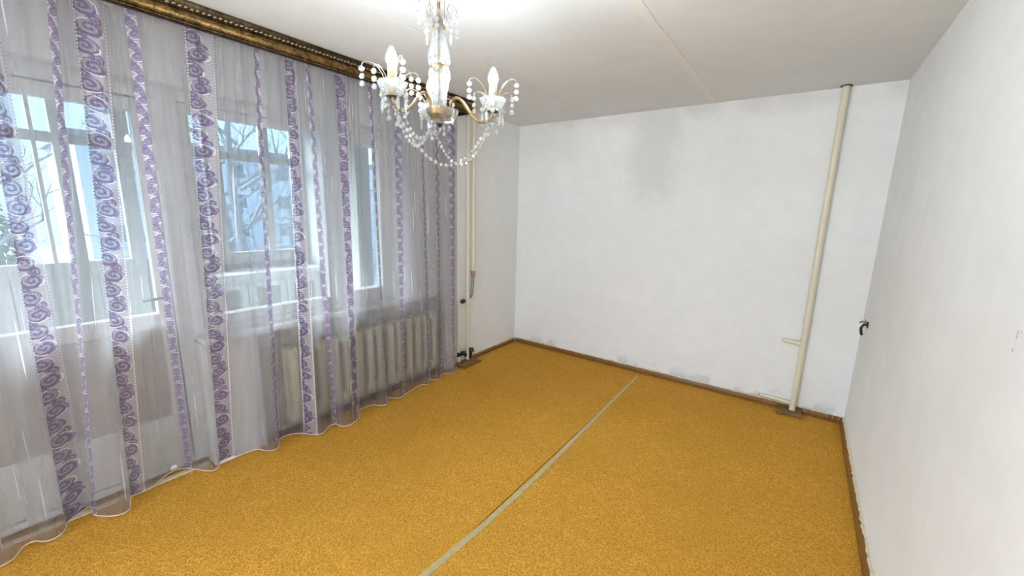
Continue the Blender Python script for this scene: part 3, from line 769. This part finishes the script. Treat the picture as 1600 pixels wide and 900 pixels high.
# =================================================================== OUTSIDE
GZ = -5.5
struct(box('ground', (-90, -90, GZ - 0.5, -1.6, 90, GZ), M['snow']))
def tree(x, y, h, seed, spread, label, droop=0.0):
    rnd = random.Random(seed); root = empty('bare_tree', (x, y, GZ)); tag(root, label, 'tree')
    bm = bmesh.new(); add_tube(bm, [(0, 0, -0.1), (0.05 * h * rnd.uniform(-.4, .4), 0.02 * h, h * .35), (0.02 * h, -0.02 * h, h * .7), (0, 0, h)], [h*.018, h*.014, h*.009, h*.002], 8)
    build('trunk', bm, M['bark'], root, smooth=True)
    bm = bmesh.new()
    def br_(p, d, ln, r, lv):
        q = p; pts = [q]
        for i in range(3):
            d = (d + Vector((rnd.uniform(-.25, .25), rnd.uniform(-.25, .25), rnd.uniform(-.15, .22) - droop * lv * 0.14))).normalized()
            q = q + d * ln / 3; pts.append(q)
        add_tube(bm, pts, [r, r*.8, r*.6, r*.35], 4, False)
        if lv < 3:
            for k in range(4 if lv == 0 else 3):
                f = pts[rnd.choice((1, 2, 3))]
                br_(f, (d + Vector((rnd.uniform(-.9, .9), rnd.uniform(-.9, .9), rnd.uniform(-.4, .7)))).normalized(), ln * 0.6, r * .5, lv + 1)
    for k in range(13):
        z = h * (0.25 + 0.7 * k / 13); a = k * 2.4 + rnd.random()
        br_(Vector((0.02 * h, 0, z)), Vector((math.cos(a), math.sin(a), 0.55)).normalized(), spread * (1.15 - 0.6 * k / 13), h * .006, 0)
    o = build('branches', bm, M['bark'], root); o['kind'] = 'stuff'
tree(-10.0, 0.8, 11.0, 3, 2.3, 'bare tree outside seen through the panes left of the wide central curtain stripe')
tree(-15.0, -4.5, 12.0, 5, 2.6, 'bare tree outside behind the balcony door panes at far left')
tree(-9.5, 7.4, 10.5, 11, 2.4, 'bare drooping tree outside behind the widest balcony pane', 1.6)
tree(-19.0, 3.5, 13.0, 17, 2.8, 'farther bare tree outside in front of the pale block')
def conifer(x, y, h, seed, label):
    rnd = random.Random(seed); root = empty('evergreen_tree', (x, y, GZ)); tag(root, label, 'tree')
    bm = bmesh.new(); add_tube(bm, [(0, 0, -0.1), (0, 0, h)], [h*.015, h*.002], 8); build('trunk', bm, M['bark'], root, smooth=True)
    bm = bmesh.new()
    for k in range(420):
        f = rnd.random() ** 0.8; z = h * (0.12 + 0.86 * f); a = rnd.random() * 6.283; R = h * 0.2 * (1 - f) + 0.12
        p = Vector((math.cos(a) * R * 0.25, math.sin(a) * R * 0.25, z)); q = Vector((math.cos(a) * R, math.sin(a) * R, z - R * 0.35))
        w = Vector((-math.sin(a), math.cos(a), 0)) * R * 0.2
        vs = [bm.verts.new(p), bm.verts.new((p + q) / 2 + w), bm.verts.new(q), bm.verts.new((p + q) / 2 - w), bm.verts.new((p + q) / 2 + Vector((0, 0, R * .08)))]
        for i in range(4): bm.faces.new((vs[i], vs[(i+1) % 4], vs[4]))
    build('needles', bm, M['needle'], root)['kind'] = 'stuff'
conifer(-14.5, 1.2, 8.5, 4, 'green conifer outside left of the wide central curtain stripe')
conifer(-21.0, -3.0, 8.0, 9, 'green conifer outside behind the leftmost balcony panes')
bl_ = empty('apartment_building', (-46, 24, GZ)); tag(bl_, 'pale blue apartment block standing beyond the bare trees', 'building')
box('wall', (-8, -22, -0.2, 6, 22, 11.5), M['facade'], bl_)
box('roof', (-8.4, -22.4, 11.5, 6.4, 22.4, 12.0), M['roof'], bl_)
bm = bmesh.new(); add_box(bm, 6.0, -0.75, 0, 6.08, 0.75, 1.5); w0 = build('window_frame', bm, M['frame'], bl_, loc=(0, -20, 1.2))
bm = bmesh.new(); add_box(bm, 6.08, -0.62, 0.13, 6.10, 0.62, 1.37); p0 = build('pane', bm, M['facade_dark'], w0)
for r_ in range(4):
    for c_ in range(11):
        if r_ == 0 and c_ == 0: continue
        w_ = inst(w0, bl_, (0, -20 + c_ * 4.0, 1.2 + r_ * 2.7)); inst(p0, w_)

# =================================================================== CHANDELIER
CX, CY = 1.60, -2.812
ch = empty('chandelier', (CX, CY, H))
tag(ch, 'three-armed crystal chandelier with lit candle bulbs hanging from the ceiling', 'chandelier')
def zz(z): return z - H
def clathe(name, prof, mat, parent=ch, n=28, c=(0, 0), flute=None, caps=False, smooth=True):
    return lathe(name, [(r, zz(z)) for r, z in prof], mat, parent, n, (c[0], c[1], 0), flute, smooth, caps)
# canopy, chain, rod
clathe('ceiling_canopy', [(0.002, 2.485), (0.02, 2.49), (0.048, 2.52), (0.055, 2.545), (0.055, 2.549), (0.002, 2.549)], M['brass'])
bm = bmesh.new()
for i in range(8):
    z0 = 2.352 + i * 0.017; pts = []
    for k in range(11):
        a = k * 2 * math.pi / 10; u = 0.007 * math.cos(a); pts.append(((u, 0, zz(z0 + 0.011 * math.sin(a))) if i % 2 else (0, u, zz(z0 + 0.011 * math.sin(a)))))
    add_tube(bm, pts, 0.0021, 6, False)
build('chain', bm, M['brass'], ch, smooth=True)
tube('rod', [(0, 0, zz(1.935)), (0, 0, zz(2.345))], 0.0070, M['brass'], ch)
# lower gilt bowl in a glass dish with finial
clathe('gilt_bowl', [(0.002, 1.946), (0.030, 1.947), (0.046, 1.958), (0.050, 1.974), (0.052, 1.981), (0.046, 1.983), (0.028, 1.981), (0.002, 1.980)], M['gilt_bowl'], n=32)
clathe('glass_dish', [(0.012, 1.926), (0.030, 1.929), (0.052, 1.942), (0.066, 1.960), (0.071, 1.978), (0.069, 1.979), (0.063, 1.961), (0.049, 1.945), (0.029, 1.933), (0.012, 1.930)], M['dish_glass'], n=48, flute=(16, 0.035))
clathe('finial', [(0.001, 1.914), (0.006, 1.918), (0.009, 1.924), (0.013, 1.928), (0.001, 1.931)], M['iron'])
def shell(prof, th=0.003): return prof + [(max(r - th, 0.001), z) for r, z in reversed(prof)]
clathe('lower_column', shell([(0.0265, 1.984), (0.0265, 2.01), (0.029, 2.040), (0.0345, 2.070), (0.0395, 2.094), (0.0395, 2.108), (0.034, 2.120), (0.030, 2.124)]), M['column_glass'], n=48, flute=(12, 0.045))
clathe('column_ring', [(0.026, 2.120), (0.034, 2.121), (0.036, 2.126), (0.034, 2.131), (0.026, 2.132)], M['brass'])
clathe('upper_column', shell([(0.031, 2.130), (0.038, 2.138), (0.0405, 2.152), (0.039, 2.168), (0.033, 2.190), (0.0275, 2.215), (0.024, 2.240), (0.022, 2.258)]), M['column_glass'], n=48, flute=(12, 0.045))
clathe('top_ring', [(0.018, 2.256), (0.024, 2.257), (0.025, 2.262), (0.023, 2.266), (0.018, 2.266)], M['brass'])
clathe('top_cup', shell([(0.018, 2.264), (0.024, 2.268), (0.032, 2.276), (0.042, 2.290), (0.049, 2.304)], 0.004), M['cup_glass'], n=48, flute=(10, 0.05))
clathe('top_socket', [(0.003, 2.268), (0.016, 2.270), (0.018, 2.285), (0.010, 2.300), (0.006, 2.330), (0.003, 2.345)], M['brass'])

# crystals
def octagon(r, th):
    bm = bmesh.new(); rim = []; f = []; bk = []
    for k in range(8):
        a = (k + 0.5) * math.pi / 4
        rim.append(bm.verts.new((r * math.cos(a), 0, r * math.sin(a))))
        f.append(bm.verts.new((r * .5 * math.cos(a), -th, r * .5 * math.sin(a)))); bk.append(bm.verts.new((r * .5 * math.cos(a), th, r * .5 * math.sin(a))))
    bm.faces.new(f); bm.faces.new(bk[::-1])
    for k in range(8):
        j = (k + 1) % 8; bm.faces.new((rim[k], rim[j], f[j], f[k])); bm.faces.new((rim[k], bk[k], bk[j], rim[j]))
    return bm
proto = {}
def bead(parent, p, yaw=None, s=1.0, tilt=0.0):
    yaw = random.uniform(0, math.pi) if yaw is None else yaw
    if 'b' not in proto:
        proto['b'] = build('crystal_bead', octagon(0.0098, 0.0050), M['crystal'], parent); o = proto['b']
    else: o = inst(proto['b'], parent)
    o.location = p; o.rotation_euler = (0, tilt, yaw); o.scale = (s, s, s); return o
def drop(parent, p, s=1.0):
    if 'd' not in proto:
        bm = bmesh.new(); add_lathe(bm, [(0.0012, 0.0), (0.0052, -0.009), (0.0066, -0.030), (0.0006, -0.050)], 6, cap0=True, cap1=True)
        proto['d'] = build('crystal_drop', bm, M['crystal'], parent); o = proto['d']
    else: o = inst(proto['d'], parent)
    o.location = p; o.rotation_euler = (0, 0, random.uniform(0, 3)); o.scale = (s, s, s); return o
def hook(parent, c, ang, r0, z0, rise, reach, n, yaw0=0.6, fall=0.012):
    """brass wire arching out of a cup with a string of beads on its end"""
    ca, sa = math.cos(ang), math.sin(ang); pts = []
    for k in range(9):
        f = k / 8; rr = r0 + reach * (1 - math.cos(f * math.pi)) / 2
        z = z0 + rise * math.sin(min(1.0, f * 1.55) * math.pi / 2) - (fall * ((f - 0.645) / 0.355) ** 2 if f > 0.645 else 0)
        pts.append((c[0] + ca * rr, c[1] + sa * rr, zz(z)))
    w = tube('hook_wire', pts, 0.0017, M['wire'], parent, 5)
    e = Vector(pts[-1])
    for k in range(n):
        bead(w, (e.x, e.y, e.z - 0.011 - k * 0.0235), yaw0 + random.uniform(-.5, .5))
    return w
def garland(a, b, low, n, parent=ch):
    """string of beads hanging between two points, as a parabola with its low point at height low"""
    a, b = Vector(a), Vector(b); m = (a + b) / 2; sag = m.z - low; pts = []
    for k in range(41):
        f = k / 40; q = a.lerp(b, f); q.z -= 4 * sag * f * (1 - f); pts.append(q)
    w = tube('garland_wire', pts, 0.0006, M['wire'], parent, 4)
    ln = [0.0]
    for u, v in zip(pts, pts[1:]): ln.append(ln[-1] + (v - u).length)
    for k in range(n):
        d = ln[-1] * (k + 0.5) / n
        i = max(j for j in range(40) if ln[j] <= d); f = (d - ln[i]) / max(1e-6, ln[i+1] - ln[i])
        bead(w, pts[i].lerp(pts[i+1], f), random.uniform(0, 3.1), 0.82, random.uniform(-.4, .4))
ARMS = [(math.radians(261), 0.195, 'bulb_warm'), (math.radians(48), 0.205, 'bulb_cool'), (math.radians(146), 0.188, 'bulb_warm')]
ends = []
for ai, (an, R_, bmat) in enumerate(ARMS):
    ca, sa = math.cos(an), math.sin(an); zc = 1.985
    prof = [(0.040, 1.978), (0.043, 2.004), (0.055, 2.022), (0.072, 2.025), (0.092, 2.008), (0.115, 1.978), (0.137, 1.955), (0.158, 1.945), (R_ - 0.018, 1.951), (R_ - 0.004, 1.967), (R_, 1.987)]
    P_ = [Vector((r * ca, r * sa, zz(z))) for r, z in prof]; sm = []
    for i in range(len(P_) - 1):
        g = lambda k: P_[max(0, min(len(P_) - 1, k))]
        for q in range(4): sm.append(Vector([cr(g(i-1)[c], g(i)[c], g(i+1)[c], g(i+2)[c], q / 4) for c in range(3)]))
    sm.append(P_[-1])
    arm = tube('arm', sm, 0.0058, M['brass'], ch, 10)
    c = (R_ * ca, R_ * sa); ends.append(Vector((c[0], c[1], zz(zc))))
    clathe('drip_pan', [(0.002, 1.983), (0.021, 1.984), (0.023, 1.987), (0.002, 1.989)], M['iron'], arm, 20, c)
    cup = clathe('candle_cup', shell([(0.020, 1.989), (0.028, 1.992), (0.037, 2.001), (0.044, 2.016), (0.050, 2.033)], 0.0045), M['cup_glass'], arm, 48, c, (8, 0.055))
    clathe('candle_sleeve', [(0.0165, 1.990), (0.0165, 2.0), (0.0152, 2.091), (0.0120, 2.092), (0.012, 1.992)], M['sleeve'], arm, 20, c)
    clathe('bulb', [(0.0008, 2.146), (0.005, 2.143), (0.0105, 2.133), (0.0168, 2.117), (0.0195, 2.106), (0.0185, 2.097), (0.013, 2.091), (0.001, 2.090)], M[bmat], arm, 20, c, None, True, 'all')
    for k in range(6):
        a = an + 0.35 + k * 2 * math.pi / 6
        hook(ch, c, a, 0.022, 2.012, 0.070 + (0.012 if k % 2 else -0.016), 0.066 + (0.014 if k % 2 else 0), 3 + (k % 3 == 1), yaw0=0.6)
    for k in range(5):
        a = an + 0.2 + k * 2 * math.pi / 5; q = (c[0] + 0.043 * math.cos(a), c[1] + 0.043 * math.sin(a))
        pw = tube('pendant_wire', [(q[0], q[1], zz(2.012)), (q[0], q[1], zz(1.972))], 0.0007, M['wire'], ch, 4)
        bead(pw, (q[0], q[1], zz(1.994)), 0.6 + random.uniform(-.6, .6)); drop(pw, (q[0], q[1], zz(1.982)))
    pw = tube('pendant_wire', [(c[0] - .018 * ca, c[1] - .018 * sa, zz(1.985)), (c[0] - .018 * ca, c[1] - .018 * sa, zz(1.90))], 0.0007, M['wire'], ch, 4)
    for k in range(4): bead(pw, (c[0] - .018 * ca + random.uniform(-.006, .006), c[1] - .018 * sa + random.uniform(-.006, .006), zz(1.962 - k * 0.021)))
    pw = tube('pendant_wire', [(c[0] + .018 * ca, c[1] + .018 * sa, zz(1.985)), (c[0] + .018 * ca, c[1] + .018 * sa, zz(1.90))], 0.0007, M['wire'], ch, 4)
    for k in range(3): bead(pw, (c[0] + .018 * ca, c[1] + .018 * sa, zz(1.958 - k * 0.022)))
eL, eR, eB = [e - Vector((0, 0, 0.02)) for e in ends]
garland(eL, eR, zz(1.770), 27)
garland(eL, eB, zz(1.850), 17)
garland(eR, eB, zz(1.790), 24)
garland(eL + Vector((.02, .02, -.01)), Vector((-0.055, 0.02, zz(1.955))), zz(1.868), 12)
for k, (dx, dy, nb) in enumerate(((-0.03, 0.0, 2), (0.0, -0.025, 2), (0.03, 0.02, 1), (-0.008, 0.03, 2))):
    pw = tube('pendant_wire', [(dx, dy, zz(1.93)), (dx, dy, zz(1.93 - nb * 0.021))], 0.0007, M['wire'], ch, 4)
    for j in range(nb): bead(pw, (dx, dy, zz(1.917 - j * 0.020)), None, 0.85)
# top cup: wires, strings and pendants
for k in range(4):
    a = 0.62 + math.pi / 4 + k * math.pi / 2
    ca, sa = math.cos(a), math.sin(a)
    w = tube('hook_wire', [(0.034 * ca, 0.034 * sa, zz(2.285)), (0.037 * ca, 0.037 * sa, zz(2.33)), (0.044 * ca, 0.044 * sa, zz(2.352)), (0.062 * ca, 0.062 * sa, zz(2.360)), (0.076 * ca, 0.076 * sa, zz(2.350)), (0.082 * ca, 0.082 * sa, zz(2.335))], 0.0016, M['brass'], ch, 5)
    for j in range(4 if k % 2 else 5): bead(w, (0.082 * ca, 0.082 * sa, zz(2.326 - j * 0.0185)), None, 0.82)
for k in range(4):
    a = 0.62 + k * math.pi / 2; q = (0.044 * math.cos(a), 0.044 * math.sin(a))
    pw = tube('pendant_wire', [(q[0], q[1], zz(2.292)), (q[0], q[1], zz(2.235))], 0.0007, M['wire'], ch, 4)
    bead(pw, (q[0], q[1], zz(2.274)), 0.6); bead(pw, (q[0], q[1], zz(2.253)), 0.6); drop(pw, (q[0], q[1], zz(2.243)), 0.82)
